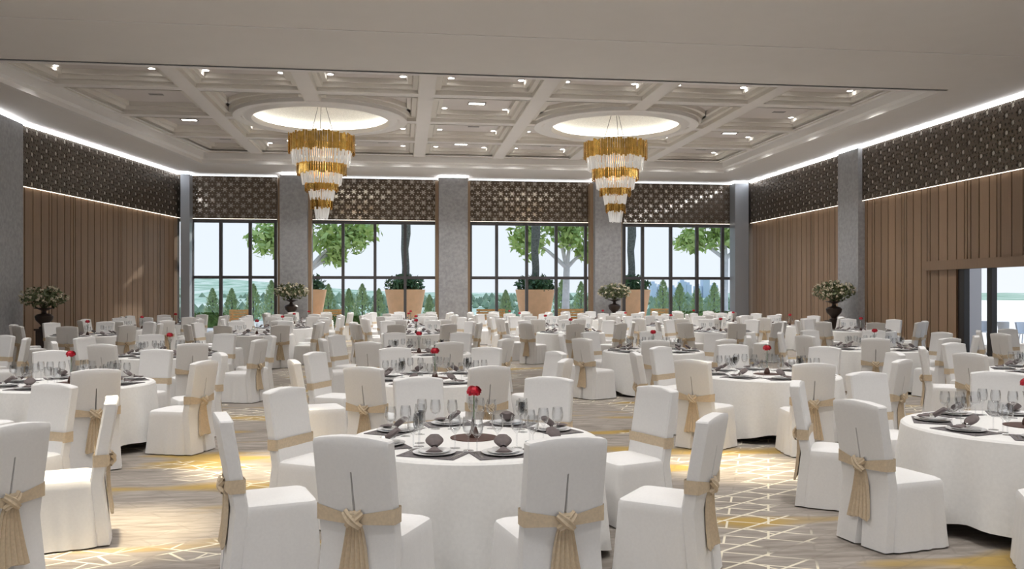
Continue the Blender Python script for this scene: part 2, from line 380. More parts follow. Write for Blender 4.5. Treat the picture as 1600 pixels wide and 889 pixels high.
def downlight(x, y, z, label, spot=True, angle=120, power=None, col=(1, .985, .97)):
    r = link('downlight', None, None, (x, y, z)); tag(r, label, 'ceiling light', 'round recessed ceiling downlights')
    link('lens', lamp_m, r); link('trim_ring', ring_m, r)
    if spot:
        l = bpy.data.lights.new('downlight_beam', 'SPOT'); l.energy = power or DOWN_W; l.spot_size = radians(angle); l.spot_blend = .9; l.shadow_soft_size = .12; l.color = col
        o = link('light_beam', l, r, (0, 0, -.04))
rowname = ['first', 'second', 'third', 'fourth', 'fifth', 'sixth', 'seventh']
ZP = ZB + .32
def outline(x0l, x0r, x1, y0, y1, t, corner):
    # quad (slanted left side possible) or rectangle with one corner cut by the medallion circle
    if corner is None:
        return [(x0l + t, y0 + t), (x1 - t, y0 + t), (x1 - t, y1 - t), (x0r + t, y1 - t)]
    cx, cy = corner; R = RM + t
    X0, X1, Y0, Y1 = x0l + t, x1 - t, y0 + t, y1 - t
    sxn = 1 if cx < (X0 + X1) / 2 else -1; syn = 1 if cy < (Y0 + Y1) / 2 else -1
    ex = X0 if sxn > 0 else X1; ey = Y0 if syn > 0 else Y1; fx = X1 if sxn > 0 else X0; fy = Y1 if syn > 0 else Y0
    py_ = cy + syn * sqrt(R * R - (ex - cx) ** 2); px_ = cx + sxn * sqrt(R * R - (ey - cy) ** 2)
    a0 = atan2(py_ - cy, ex - cx); a1 = atan2(ey - cy, px_ - cx)
    da = (a1 - a0 + pi) % (2 * pi) - pi
    pts = [(cx + R * cos(a0 + da * k / 12), cy + R * sin(a0 + da * k / 12)) for k in range(13)] + [(fx, ey), (fx, fy), (ex, fy)]
    return pts if sxn * syn < 0 else pts
vent_m = MB().box(-.2, .2, -.09, .09, -.012, 0).mesh('vent_plate', M['vent'])
pan_m = MB().box(-.24, .24, -.12, .12, -.01, 0).mesh('lens', M['lamp'])
panf_m = MB().box(-.28, -.24, -.16, .16, -.02, 0).box(.24, .28, -.16, .16, -.02, 0).box(-.24, .24, -.16, -.12, -.02, 0).box(-.24, .24, .12, .16, -.02, 0).mesh('lamp_frame', M['vent'])
for r in range(4):
    for c in range(7):
        y0, y1 = YS[r] + (hw if r else .1), YS[r + 1] - (hw if r < 3 else .1)
        if c == 0: x0l, x0r = tl(y0) + .5, tl(y1) + .5
        else: x0l = x0r = XS[c - 1] + hw
        x1 = XS[c] - hw if c < 6 else TX1 - .5
        cor = None
        for m in MED:
            if r in (1, 2) and c in ((1, 2) if m[0] < 0 else (4, 5)): cor = m
        mb = MB(); prof = [(-.03, ZB - .008), (.0, ZB - .008), (.015, ZB + .10), (.15, ZB + .10), (.18, ZB + .20), (.30, ZB + .20), (.32, ZP)]
        rings = [[(a, b, z) for a, b in outline(x0l, x0r, x1, y0, y1, t, cor)] for t, z in prof]
        mb.loft(rings)
        cf = link('coffer_moulding', mb.mesh('coffer_moulding', M['cmould']), ceil)
        link('coffer_panel', MB().add(rings[-1], [tuple(range(len(rings[-1])))]).mesh('coffer_panel', M['coffer']), cf)
        xm = (x0l + x0r) / 4 + x1 / 2; place = '%s coffer from the left in the %s row of coffers' % (rowname[c], rowname[r])
        for sgn, nmx in ((-1, 'left'), (1, 'right')):
            X = xm + sgn * (.97 if c else 1.2); Y = y1 - .62
            if cor:
                if r == 1: Y = y1 - .62 if abs(X - cor[0]) > 2.75 else None
                elif abs(X - cor[0]) < 2 and r == 2: Y = y1 - .62
            if Y is None: continue
            if cor and sqrt((X - cor[0]) ** 2 + (Y - cor[1]) ** 2) < RM + .35: continue
            downlight(X, Y, ZP, '%s downlight in the %s' % (nmx, place), spot=True)
        if not cor or r == 2:
            cy_ = (y0 + y1) / 2 + .3
            if (c + r) % 2 == 0 and not cor:
                o = link('panel_light', None, None, (xm, cy_, ZP)); tag(o, 'rectangular light in the %s' % place, 'ceiling light', 'rectangular ceiling lights')
                link('lens', pan_m, o); link('lamp_frame', panf_m, o)
            elif not cor:
                tag(link('air_vent', vent_m, None, (xm + .2, cy_, ZP)), 'small grey vent in the %s' % place, 'vent', 'ceiling vents')
# medallions with shallow lit domes
for m, l in zip(MED, ('left', 'right')):
    mb = MB().lathe([(RM + .06, ZB + .3), (RM + .06, ZB - .01), (RM - .1, ZB - .03), (RM - .2, ZB + .02), (2.4, ZB + .02), (2.3, ZB - .05), (2.17, ZB - .05), (2.15, ZB + .0), (2.12, ZB + .09), (2.28, ZB + .10)], 72, *m)
    link('medallion_ring', mb.mesh('medallion_ring', M['mould'], True), ceil)
    mb = MB().lathe([(2.45, ZB + .09), (2.45, ZB + .22), (2.2, ZB + .34), (1.6, ZB + .46), (.8, ZB + .54), (.02, ZB + .56)], 72, *m, cap1=True)
    link('dome', mb.mesh('dome', M['dome'], True), ceil)
    mb = MB().lathe([(2.26, ZB + .11), (2.36, ZB + .11), (2.36, ZB + .14), (2.26, ZB + .14), (2.26, ZB + .11)], 72, *m)
    link('dome_light_strip', mb.mesh('dome_light_strip', M['domeled']), ceil)
# perimeter cove light line between ceiling and walls
tag(boxobj('trim_1', M['led'], None, XR - .14, XR + .02, 14, 37.8, 6.92, 6.97), kind='structure')
a, b = Vector(lp(22)), Vector(lp(38.2))
tag(link('trim_2', MB().add([(a.x - .05, a.y, 6.92), (b.x - .05, b.y, 6.92), (b.x + .07, b.y, 6.92), (a.x + .07, a.y, 6.92), (a.x - .05, a.y, 6.97), (b.x - .05, b.y, 6.97), (b.x + .07, b.y, 6.97), (a.x + .07, a.y, 6.97)],
    [(0, 3, 2, 1), (4, 5, 6, 7), (0, 1, 5, 4), (1, 2, 6, 5), (2, 3, 7, 6), (3, 0, 4, 7)]).mesh('trim_2', M['led'])), kind='structure')
for ti, (a_, b_) in enumerate(bays): tag(boxobj('trim_%d' % (ti + 3), M['led2'], None, x_at(a_, YB), x_at(b_, YB), YB - .06, YB + .04, 6.92, 6.96), kind='structure')
# unseen downlights added in the flat front ceiling to light the near tables
for iy, yy in enumerate((2.0, 6.0, 10.0, 14.0)):
    for ix, xx in enumerate((-9, -5.2, -1.3, 3.3, 7.4, 11.5)):
        downlight(xx, yy, HS, 'added unseen downlight over the %s file of tables, %s line from the camera' % (rowname[ix], rowname[iy]), power=DOWN_W * 1.25)
for xx, yy, l in ((3.4, 8.0, 'added unseen narrow spot right of the front table'), (-1.4, 8.6, 'added unseen narrow spot left of the front table'), (-2.2, 6.2, 'added unseen narrow spot near the front left chairs')):
    downlight(xx, yy + .5, HS, l, angle=17, power=3200, col=(1, .86, .6))  # unseen narrow spots added to throw warm pools on the floor

# ---------------------------------------------------------------- chandeliers
def strips(r, n, z0, z1, wd, th, jag, mb, tilt=0):
    for k in range(n):
        a = 2 * pi * k / n; j0 = random.uniform(-jag, jag); j1 = random.uniform(-jag, jag); rr = r + random.uniform(-.02, .02)
        c, s_ = cos(a), sin(a); vs = []
        for z, rad in ((z0 + j0, rr - tilt), (z1 + j1, rr)):
            for u, v in ((-wd / 2, -th / 2), (wd / 2, -th / 2), (wd / 2, th / 2), (-wd / 2, th / 2)):
                vs.append(((rad + v) * c - u * s_, (rad + v) * s_ + u * c, z))
        mb.add(vs, [(0, 3, 2, 1), (4, 5, 6, 7), (0, 1, 5, 4), (1, 2, 6, 5), (2, 3, 7, 6), (3, 0, 4, 7)])
def chandelier(x, y, label):
    r = link('chandelier', None, None, (x, y, 4.2)); tag(r, label, 'chandelier', 'gold and crystal chandeliers')
    golds = [(1.05, 84, 2.10, 2.66), (.77, 64, 1.42, 1.88), (.51, 46, .88, 1.24), (.33, 30, .32, .66)]
    crys = [(.95, 90, 1.72, 2.16), (.66, 70, 1.10, 1.48), (.40, 44, .58, .92), (.24, 24, .0, .36)]
    for R, n, a, b in golds:
        mb = MB(); strips(R, n, a, b, 2 * pi * R / n * .86, .02, .045, mb)
        tag(link('gold_tier', mb.mesh('gold_tier', M['gold']), r), kind='stuff')
    for R, n, a, b in crys:
        mb = MB(); strips(R, n, a, b, 2 * pi * R / n * .62, .025, .02, mb, tilt=.06)
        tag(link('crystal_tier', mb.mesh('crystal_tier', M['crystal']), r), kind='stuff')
    fr = MB()
    for R, z in ((1.0, 2.3), (.72, 1.62), (.47, 1.05), (.29, .5)):
        fr.lathe([(R, z), (R, z + .03), (R - .03, z + .03), (R - .03, z), (R, z)], 28)
        for k in range(3): a = k * 2 * pi / 3; fr.tube([(0, 0, z), (R * cos(a), R * sin(a), z)], .012, 5)
    fr.tube([(0, 0, .3), (0, 0, 2.4)], .03)
    link('frame', fr.mesh('frame', M['gold']), r)
    for k in range(3):
        a = k * 2 * pi / 3 + .5; link('suspension_wire', MB().tube([(.12 * cos(a), .12 * sin(a), 3.7), (.55 * cos(a), .55 * sin(a), 2.32)], .009, 5).mesh('suspension_wire', M['frame']), r)
    link('canopy', MB().lathe([(.26, 3.735), (.26, 3.68), (.15, 3.64), (.01, 3.63)], 20, cap1=True).mesh('canopy', M['gold']), r)
    l = bpy.data.lights.new('chandelier_bulbs', 'POINT'); l.energy = 18; l.shadow_soft_size = .4; l.color = (1, .94, .85)
    link('bulbs', l, r, (0, 0, 2.0))
chandelier(*MED[0], 'left gold and crystal tiered chandelier'); chandelier(*MED[1], 'right gold and crystal tiered chandelier')

# ---------------------------------------------------------------- chair parts (chair faces +Y, origin under its back)
def y_rear(z): return -.045 - (.10 * (z - .45) / .58 if z > .45 else 0) - (.05 * (.45 - z) / .45 if z < .45 else 0)
def back_ring(z, grow=0, wid=None, groove=True):
    wd = (wid or (.455 + (.03 * (.45 - z) / .45 if z < .45 else .0))) / 2 + grow
    yr = y_rear(z) - grow; yf = y_rear(z) + .085 + grow; c = .012
    g = 0 if z > .84 or not groove else .002 + .026 * ((.84 - z) / .84) ** 1.5
    dp = 0 if z > .84 or not groove else .045
    bow = .012
    return [(-wd, yf - c, z), (-wd, yr + c, z), (-wd + c * .3, yr + c * .3, z), (-wd + c, yr, z), (-wd * .5, yr - bow * .7, z), (-.0025 - g, yr - bow, z), (-g * .3 - .0005, yr - bow + dp, z),
            (g * .3 + .0005, yr - bow + dp, z), (.0025 + g, yr - bow, z), (wd * .5, yr - bow * .7, z), (wd - c, yr, z), (wd - c * .3, yr + c * .3, z), (wd, yr + c, z), (wd, yf - c, z), (wd - c, yf, z), (wd * .4, yf - .008, z), (-wd * .4, yf - .008, z), (-wd + c, yf, z)]
zs = [.012, .15, .3, .45, .6, .72, .84, .845, .92, .985]
rings = [back_ring(z) for z in zs]
def shrink(r, k, dz):
    cx = 0; cy = sum(p[1] for p in r) / len(r)
    return [(p[0] * (1 - k * .25), cy + (p[1] - cy) * (1 - k), p[2] + dz + .022 * (1 - (p[0] / .23) ** 2)) for p in r]
top = back_ring(.985)
rings += [shrink(top, .0, .022), shrink(top, .14, .032), shrink(top, .92, .035)]
back_m = MB().loft(rings, True, True, True).mesh('back_cover', M['cloth'], True)
def seat_ring(z, w_, d_, wave=0, r=.05):
    out = []
    base = rect_round(w_, d_, r, 6)
    for k in range(len(base)):
        p = base[k]; q = base[(k + 1) % len(base)]; sub = 16 if (k % 7) == 6 else 1
        for u in range(sub):
            x = p[0] + (q[0] - p[0]) * u / sub; y = p[1] + (q[1] - p[1]) * u / sub
            a = atan2(y, x); f = 1 + wave * (.6 * abs(sin(a * 9 + .4)) + .4 * sin(a * 14) - .3)
            out.append((x * f, y * f + .235, z))
    return out
srings = [seat_ring(z, w_, d_, wv) for z, w_, d_, wv in ((.012, .53, .51, .046), (.12, .512, .492, .036), (.28, .49, .476, .02), (.42, .47, .46, .002), (.455, .468, .458, 0), (.478, .45, .44, 0), (.492, .40, .39, 0), (.50, .25, .24, 0))]
seat_m = MB().loft(srings, True, True, True).mesh('seat_cover', M['cloth'], True)
def band():
    def rr(zc, h, s):
        out = []
        for p in back_ring(.6, .006, .46, False):
            k = max(0, 1 - abs(p[0]) / .23) if p[1] < -.06 else 0
            out.append((p[0], p[1] + (y_rear(zc) - y_rear(.6)) - .004 * k, zc + s * h * (1 - .45 * k) - .03 * k))
        return out
    return MB().loft([rr(.61, .043, -1), rr(.61, .02, -1), rr(.61, .02, 1), rr(.61, .043, 1)]).mesh('sash_band', M['sash'], True)
band_m = band()
def knot():
    mb = MB(); yk = y_rear(.58) - .03
    for sg in (-1, 1):
        rings = []
        for k in range(7):
            t = k / 6; x = sg * (-.055 + .10 * t); z = .628 - .085 * t; wv = .030 * (1 - .35 * abs(2 * t - 1)); dy = -.022 * sin(pi * t) - (.008 if sg > 0 else 0)
            rings.append([(x - sg * wv * .6, yk + dy + .012, z - wv * .75), (x - sg * wv * .35, yk + dy - .008, z - wv * .4), (x, yk + dy - .002, z), (x + sg * wv * .35, yk + dy - .008, z + wv * .4), (x + sg * wv * .6, yk + dy + .012, z + wv * .75)])
        mb.loft(rings, False)
    mb.add([(-.03, yk + .02, .56), (.03, yk + .02, .56), (.03, yk + .02, .63), (-.03, yk + .02, .63), (-.02, yk - .02, .57), (.02, yk - .02, .57), (.02, yk - .02, .62), (-.02, yk - .02, .62)], [(4, 5, 6, 7), (0, 1, 5, 4), (1, 2, 6, 5), (2, 3, 7, 6), (3, 0, 4, 7)])
    return mb.mesh('sash_knot', M['sash'])
knot_m = knot()
def tail():
    mb = MB(); n = 11; rings = []
    for t in (0, .15, .4, .7, 1):
        z = .575 - .355 * t; hwid = .034 + .066 * t ** .8; yk = min(y_rear(z), y_rear(.5)) - .034 - .014 * t
        rings.append([(hwid * (2 * k / (n - 1) - 1), yk + (.010 + .007 * t) * (k % 2) , z - (.012 * (k % 2) + .02 * abs(2 * k / (n - 1) - 1)) * t) for k in range(n)] + [(hwid * (1 - 2 * k / (n - 1)) , yk + .026, z) for k in range(n)])
    return mb.loft(rings, True, True, True).mesh('sash_tail', M['sash'])
tail_m = tail()
def chair(x, y, rz, label, group, detail=True):
    o = link('banquet_chair', None, None, (x, y, 0), rz); tag(o, label, 'chair', group)
    link('back_cover', back_m, o); link('seat_cover', seat_m, o); b_ = link('sash_band', band_m, o); link('sash_knot', knot_m, b_); link('sash_tail', tail_m, b_)
    return o
# ---------------------------------------------------------------- table parts
RT = .90
top_m = MB().lathe([(.0, .70), (RT - .02, .70), (RT - .02, .745), (.0, .745)], 40).mesh('tabletop', M['wood'])
ped_m = MB().lathe([(.34, .0), (.34, .04), (.07, .10), (.06, .66), (.2, .70)], 18, cap0=True).mesh('pedestal', M['frame'])
def clothmesh():
    n = 96; rings = []
    for r in (.01, .5, .86): rings.append([(r * cos(2 * pi * j / n), r * sin(2 * pi * j / n), .752) for j in range(n)])
    for r, z in ((.895, .750), (.912, .735), (.918, .70)): rings.append([(r * cos(2 * pi * j / n), r * sin(2 * pi * j / n), z) for j in range(n)])
    for t in (.2, .45, .7, .88, 1):
        rg = []
        for j in range(n):
            a = 2 * pi * j / n; hem = .015 + .10 * (.5 + .5 * cos(4 * a)); z = .70 + (hem - .70) * t
            r = .918 + .06 * t + .052 * t * (sin(16 * a) * .6 + sin(11 * a + 1) * .4); rg.append((r * cos(a), r * sin(a), z))
        rings.append(rg)
    return MB().loft(rings, True, True).mesh('tablecloth', M['tcloth'], True)
cloth_m = clothmesh()
ZT = .753
mat_m = MB().box(-.20, .20, -.14, .14, 0, .005).mesh('placemat', M['mat'])
plate_m = MB().lathe([(.0, .006), (.08, .006), (.14, .017), (.142, .02), (.085, .011), (.0, .010)], 24).mesh('dinner_plate', M['china'], True)
plate2_m = MB().lathe([(.0, .003), (.06, .003), (.105, .013), (.107, .016), (.062, .007), (.0, .006)], 24).mesh('side_plate', M['china'], True)
def napkin_mesh():
    mb = MB(); rings = []
    for k in range(9):       # folded lobe rising from the ring
        t = k / 8; w_ = .016 + .044 * sin(pi * min(1, t * .86 + .04)) ** .9; h = .013; yc = .01 + .085 * t; zc = .022 + .062 * t
        rings.append([(w_ * cos(2 * pi * j / 12), yc - .62 * (h + .02 * cos(pi * cos(2 * pi * j / 12) * .5)) * sin(2 * pi * j / 12), zc + .78 * h * sin(2 * pi * j / 12)) for j in range(12)])
    mb.loft(rings, True, True, True); rings = []
    for k in range(6):
        t = k / 5; w_ = .018 + .04 * t; rings.append([(w_ * cos(2 * pi * j / 8), -.02 - .09 * t, .018 - .006 * t + (.012 - .005 * t) * sin(2 * pi * j / 8)) for j in range(8)])
    mb.loft(rings, True, True, True)
    return mb.mesh('folded_cloth', M['napkin'], True)
nap_m = napkin_mesh()
nring_m = MB().loft([[(.023 * cos(2 * pi * j / 12), yy, .021 + .019 * sin(2 * pi * j / 12)) for j in range(12)] for yy in (-.018, 0, .018)]).mesh('napkin_ring', M['silver'], True)
fork_m = MB().box(-.005, .005, -.09, .03, 0, .003).box(-.011, .011, .03, .05, 0, .003).box(-.011, -.006, .05, .10, 0, .003).box(-.0025, .0025, .05, .10, 0, .003).box(.006, .011, .05, .10, 0, .003).mesh('fork', M['silver'])
knife_m = MB().box(-.006, .006, -.10, 0, 0, .004).add([(-.006, 0, 0), (.008, 0, 0), (.008, .08, 0), (-.002, .11, 0), (-.006, 0, .003), (.008, 0, .003), (.008, .08, .003), (-.002, .11, .003)], [(4, 5, 6, 7), (0, 1, 5, 4), (1, 2, 6, 5), (2, 3, 7, 6), (3, 0, 4, 7)]).mesh('knife', M['silver'])
gl_m = MB().lathe([(.036, 0), (.034, .003), (.006, .008), (.0045, .02), (.0045, .095), (.012, .105), (.034, .13), (.041, .16), (.040, .19), (.034, .225), (.0325, .225), (.038, .19), (.039, .16), (.032, .132), (.0, .112)], 18, cap0=True).mesh('wine_glass', M['glass'], True)
disc_m = MB().lathe([(0, 0), (.172, 0), (.172, .005), (0, .005)], 36).mesh('centre_mat', M['brown'])
vase_m = MB().lathe([(.024, .03), (.014, .07), (.013, .12), (.02, .2), (.034, .265), (.032, .265), (.017, .2), (.010, .12), (.010, .07)], 16).mesh('glass_tube', M['glass'], True)
vbase_m = MB().lathe([(.034, 0), (.038, .015), (.034, .035), (.018, .075), (.0, .08)], 16, cap0=True).mesh('vase_base', M['brown'], True)
fstem_m = MB().tube([(0, 0, .085), (0, 0, .31)], .004, 6).mesh('stem', M['stem'])
def bloom():
    mb = MB(); rnd = random.Random(3)
    mb.lathe([(.006, -.035), (.03, -.02), (.038, .0), (.03, .022), (.004, .034)], 12, cap0=True, cap1=True)
    for k in range(70):
        u = rnd.uniform(-.5, 1); a = rnd.uniform(0, 2 * pi); s_ = sqrt(1 - u * u); d = Vector((s_ * cos(a), s_ * sin(a), u * .8)); c = d * .044
        t1 = d.cross(Vector((.3, .2, 1))).normalized(); t2 = d.cross(t1); q = .016
        mb.add([c - t1 * q - t2 * q * .6 - d * .008, c + t1 * q - t2 * q * .6, c + t1 * q * .8 + t2 * q + d * .010, c - t1 * q + t2 * q * .8 + d * .004], [(0, 1, 2, 3)])
    return MB.mesh(mb, 'bloom', M['rose'])
bloom_m = bloom()
DIRN = {0: 'nearest', 1: 'near-left', 2: 'front-left', 3: 'left-front', 4: 'left', 5: 'left-rear', 6: 'rear-left', 7: 'far-left', 8: 'farthest', 9: 'far-right', 10: 'rear-right', 11: 'right-rear', 12: 'right', 13: 'right-front', 14: 'front-right', 15: 'near-right'}
def seen(x, y, z, mx=170):
    p = to_px(x, y, z); return -mx < p[0] < 1600 + mx and p[2] > 1.5 and p[1] < 1150
COLN = ['far-left', 'left', 'centre-left', 'centre-right', 'right', 'far-right']
ROWN = ['front-row', 'second-row', 'third-row', 'fourth-row', 'fifth-row', 'sixth-row', 'back-row']
TABLES = []
for r, (yy, xs) in enumerate((
    (6.15, {1: -3.75, 2: .51, 3: 4.89}), (10.5, {1: -3.84, 2: .39, 3: 4.67, 4: 8.85}), (15.05, {0: -8.0, 1: -3.92, 2: .28, 3: 4.52, 4: 8.82, 5: 13.0}),
    (22.4, {0: -7.8, 1: -3.7, 2: .34, 3: 4.45, 4: 8.63, 5: 12.72}), (26.35, {0: -7.65, 1: -3.6, 2: .4, 3: 4.43, 4: 8.5, 5: 12.5}),
    (29.9, {0: -7.6, 1: -3.7, 2: .2, 3: 4.1, 4: 7.95, 5: 12.0}), (33.6, {1: -3.6, 2: .3, 3: 4.2, 4: 8.0, 5: 11.8}))):
    for c, xx in xs.items(): TABLES.append((r, c, xx, yy))
ROT = {(0, 2): None, (0, 1): 22.5, (0, 3): 22.5, (1, 1): 10, (1, 2): 20, (1, 3): 0, (2, 1): 12, (2, 2): 22.5, (2, 3): 8, (2, 4): 22.5}
nglass = 0
for r, c, tx, ty in TABLES:
    tn = '%s %s table' % (ROWN[r], COLN[c]); d = to_px(tx, ty)[2]
    if seen(tx, ty, .75, 260):
        o = link('banquet_table', None, None, (tx, ty, 0)); tag(o, 'round banquet table under the white cloth, %s' % tn, 'table', 'round banquet tables')
        link('tabletop', top_m, o); link('pedestal', ped_m, o)
        o = link('tablecloth', cloth_m, None, (tx, ty, 0), random.uniform(0, 6)); tag(o, 'white floor-length cloth draped over the %s' % tn, 'tablecloth', 'white tablecloths')
        tag(link('centre_mat', disc_m, None, (tx, ty, ZT)), 'round brown mat in the middle of the %s' % tn, 'mat', 'round centre mats')
        v = link('bud_vase', None, None, (tx, ty, ZT + .005)); tag(v, 'slim glass bud vase on the %s' % tn, 'vase', 'bud vases'); link('glass_tube', vase_m, v); link('vase_base', vbase_m, v)
        v = link('red_carnation', None, None, (tx, ty, ZT + .005)); tag(v, 'red carnation in the bud vase of the %s' % tn, 'flower', 'red carnations'); link('stem', fstem_m, v); link('bloom', bloom_m, v, (0, 0, .335))
    # camera-facing reference direction for seat angles
    rot = ROT.get((r, c), random.choice((0, 10, 22.5, 33)))
    base = atan2(-cos(TH), -sin(TH))
    angs = [20, 64, 115, 160, -159, -119, -63, -19] if rot is None else [rot + 45 * k for k in range(8)]
    for adeg in angs:
        adeg = (adeg + 180) % 360 - 180
        A = base - radians(adeg)                    # positive angles = left of the table as seen from the camera
        ux, uy = cos(A), sin(A); seat = DIRN[round(adeg / 22.5) % 16]
        R = 1.60 + random.uniform(-.04, .04); cx, cy = tx + ux * R, ty + uy * R; fz = A + pi / 2 + random.uniform(-.05, .05)
        if xl(cy) + .35 < cx < XR - .5 and seen(cx, cy, .6): chair(cx, cy, fz, 'white covered chair with tan sash, %s seat of the %s' % (seat, tn), 'covered chairs of the %s' % tn)
        px, py = tx + ux * .68, ty + uy * .68
        if not seen(px, py, .75, 60): continue
        at = '%s seat of the %s' % (seat, tn); rz = A + pi / 2
        def place(name, me, dx, dy, dz, label, cat, grp, rr=0):
            x = px - sin(rz) * dy + cos(rz) * dx; y = py + cos(rz) * dy + sin(rz) * dx
            return tag(link(name, me, None, (x, y, ZT + dz), rz + rr), label, cat, grp)
        place('placemat', mat_m, 0, 0, 0, 'dark grey placemat at the ' + at, 'placemat', 'dark placemats')
        place('dinner_plate', plate_m, 0, .01, 0, 'white dinner plate at the ' + at, 'plate', 'white dinner plates')
        if r < 3: place('side_plate', plate2_m, 0, .01, .0125, 'smaller white plate on the dinner plate, ' + at, 'plate', 'smaller white plates')
        nk = place('napkin', None, 0, .01, .0255 if r < 3 else .014, 'folded taupe napkin in a ring, ' + at, 'napkin', 'folded taupe napkins', random.uniform(-.7, .7))
        link('folded_cloth', nap_m, nk)
        if r < 4: link('napkin_ring', nring_m, nk)
        if r < 3:
            place('fork', fork_m, -.17, .0, .005, 'silver fork at the ' + at, 'fork', 'silver forks')
            place('knife', knife_m, .17, .0, .005, 'silver knife at the ' + at, 'knife', 'silver knives')
        spots = [(.16, .20), (.04, .25), (.25, .13)] if r < 2 else [(.16, .2), (.04, .25)] if r < 3 else [(.16, .2)]
        for gi, (gx, gy) in enumerate(spots):
            if r > 5: continue
            place('wine_glass', gl_m, gx, gy, 0, '%s wine glass at the %s' % (('right', 'middle', 'outer')[gi], at), 'glass', 'clear wine glasses'); nglass += 1

# ---------------------------------------------------------------- urns with flower arrangements
def leafcloud(mb, n, c, rad, size, rnd, shell=.5):
    for k in range(n):
        u = rnd.uniform(-1, 1); a = rnd.uniform(0, 2 * pi); s_ = sqrt(1 - u * u); q = rnd.uniform(shell, 1)
        d = Vector((s_ * cos(a), s_ * sin(a), u)); p = Vector(c) + Vector((d.x * rad[0], d.y * rad[1], d.z * rad[2])) * q
        t1 = Vector((rnd.gauss(0, 1), rnd.gauss(0, 1), rnd.gauss(0, 1))).normalized(); t2 = t1.cross(Vector((rnd.gauss(0, 1), rnd.gauss(0, 1), rnd.gauss(0, 1)))).normalized(); s2 = size * rnd.uniform(.6, 1.3)
        mb.add([p - t1 * s2, p + t2 * s2 * .45, p + t1 * s2, p - t2 * s2 * .45], [(0, 1, 2, 3)])
def urn(x, y, sc, label, rs):
    rnd = random.Random(rs); o = link('flower_urn', None, None, (x, y, 0)); o.scale = (sc, sc, sc); tag(o, label, 'flower urn', 'urns of cream flowers')
    link('pedestal', MB().box(-.24, .24, -.24, .24, 0, .06).box(-.19, .19, -.19, .19, .06, .78).box(-.23, .23, -.23, .23, .78, .84).mesh('pedestal', M['urn']), o)
    link('urn', MB().lathe([(.15, .84), (.16, .88), (.09, .93), (.12, .98), (.25, 1.12), (.28, 1.24), (.22, 1.30), (.08, 1.34), (.06, 1.42), (.20, 1.48), (.30, 1.50), (.28, 1.52), (.02, 1.5)], 20, cap0=True).mesh('urn', M['urn'], True), o)
    mb = MB(); leafcloud(mb, 520, (0, 0, 1.86), (.72, .72, .36), .085, rnd, .35)
    for k in range(16):
        a = rnd.uniform(0, 2 * pi); q = rnd.uniform(.3, .68); mb.tube([(0, 0, 1.5), (q * .5 * cos(a), q * .5 * sin(a), 1.7), (q * cos(a), q * sin(a), 1.8 + rnd.uniform(0, .2))], .008, 4)
    tag(link('foliage', mb.mesh('foliage', M['oleaf']), o), kind='stuff')
    mb = MB()
    for k in range(60):
        u = rnd.uniform(-.5, 1); a = rnd.uniform(0, 2 * pi); s_ = sqrt(1 - u * u); p = (.70 * s_ * cos(a), .70 * s_ * sin(a), 1.86 + .36 * u)
        leafcloud(mb, 9, p, (.055, .055, .045), .045, rnd, .5)
    tag(link('blossoms', mb.mesh('blossoms', M['cream']), o), kind='stuff')
urn(x_at(69, 26.6), 26.6, .9, 'urn of cream flowers by the left wall column', 1)
urn(x_at(455, 36.6), 36.6, 1.0, 'urn of cream flowers before the left concrete window column', 2)
urn(x_at(960, 36.6), 36.6, 1.0, 'urn of cream flowers before the right concrete window column', 3)
urn(x_at(1303, 28.3) , 28.3, 1.0, 'urn of cream flowers beside the right wall pier', 4)

# ---------------------------------------------------------------- terrace and view outside
tag(link('terrace_paving', MB().box(-40, XR + .2, YB + .4, 58, -.25, -.03).add([(XR + .2, 0, -.03), (300, 0, -.03), (300, 200, -.03), (112, 200, -.03), (30, 58, -.03), (XR + .2, 58, -.03)], [(0, 1, 2, 3, 4, 5)]).mesh('terrace_paving', M['paving'])), kind='structure')
def planter(px, label, rs):
    Y = 46.0; x = x_at(px, Y); rnd = random.Random(rs)
    o = link('planter', None, None, (x, Y, -.03)); tag(o, label, 'planter', 'big tapered terrace planters')
    link('pot', MB().lathe([(.72, 0), (1.08, 2.02), (1.02, 2.02), (.98, 1.9), (.0, 1.9)], 32, cap0=True).mesh('pot', M['terracotta'], True), o)
    mb = MB(); leafcloud(mb, 900, (0, 0, 2.25), (1.1, 1.1, .62), .15, rnd, .3); tag(link('shrub', mb.mesh('shrub', M['dleaf']), o), kind='stuff')
    link('palm_trunk', MB().tube([(0, 0, 1.9), (.04, 0, 3.2), (-.02, 0, 4.2), (.05, 0, 5.0), (.02, 0, 8.5)], [.22, .2, .2, .25, .23], 10).mesh('palm_trunk', M['palm'], True), o)
    mb = MB()
    for k in range(16):
        a = 2 * pi * k / 16 + rnd.uniform(-.1, .1); up = rnd.uniform(.2, 1.2); L_ = 2.4; prev = None
        for q in range(8):
            t = q / 7; p = Vector((cos(a) * L_ * t, sin(a) * L_ * t, 8.4 + up * 1.2 * sin(pi * t * .75) - 1.1 * t * t)); sd_ = Vector((-sin(a), cos(a), 0)) * (.28 * sin(pi * (t * .85 + .1)))
            if prev: mb.add([prev[0] - prev[1], prev[0] + prev[1] - Vector((0, 0, .1)), p + sd_ - Vector((0, 0, .1)), p - sd_], [(0, 1, 2, 3)])
            prev = (p, sd_)
    tag(link('palm_fronds', mb.mesh('palm_fronds', M['dleaf']), o), kind='stuff')
for i, (px, l) in enumerate(((478, 'tapered planter with palm beside the left window column'), (633, 'tapered planter with palm in the second window bay'), (836, 'tapered planter with palm in the third window bay'), (986, 'tapered planter with palm beside the right window column'))): planter(px, l, 20 + i)
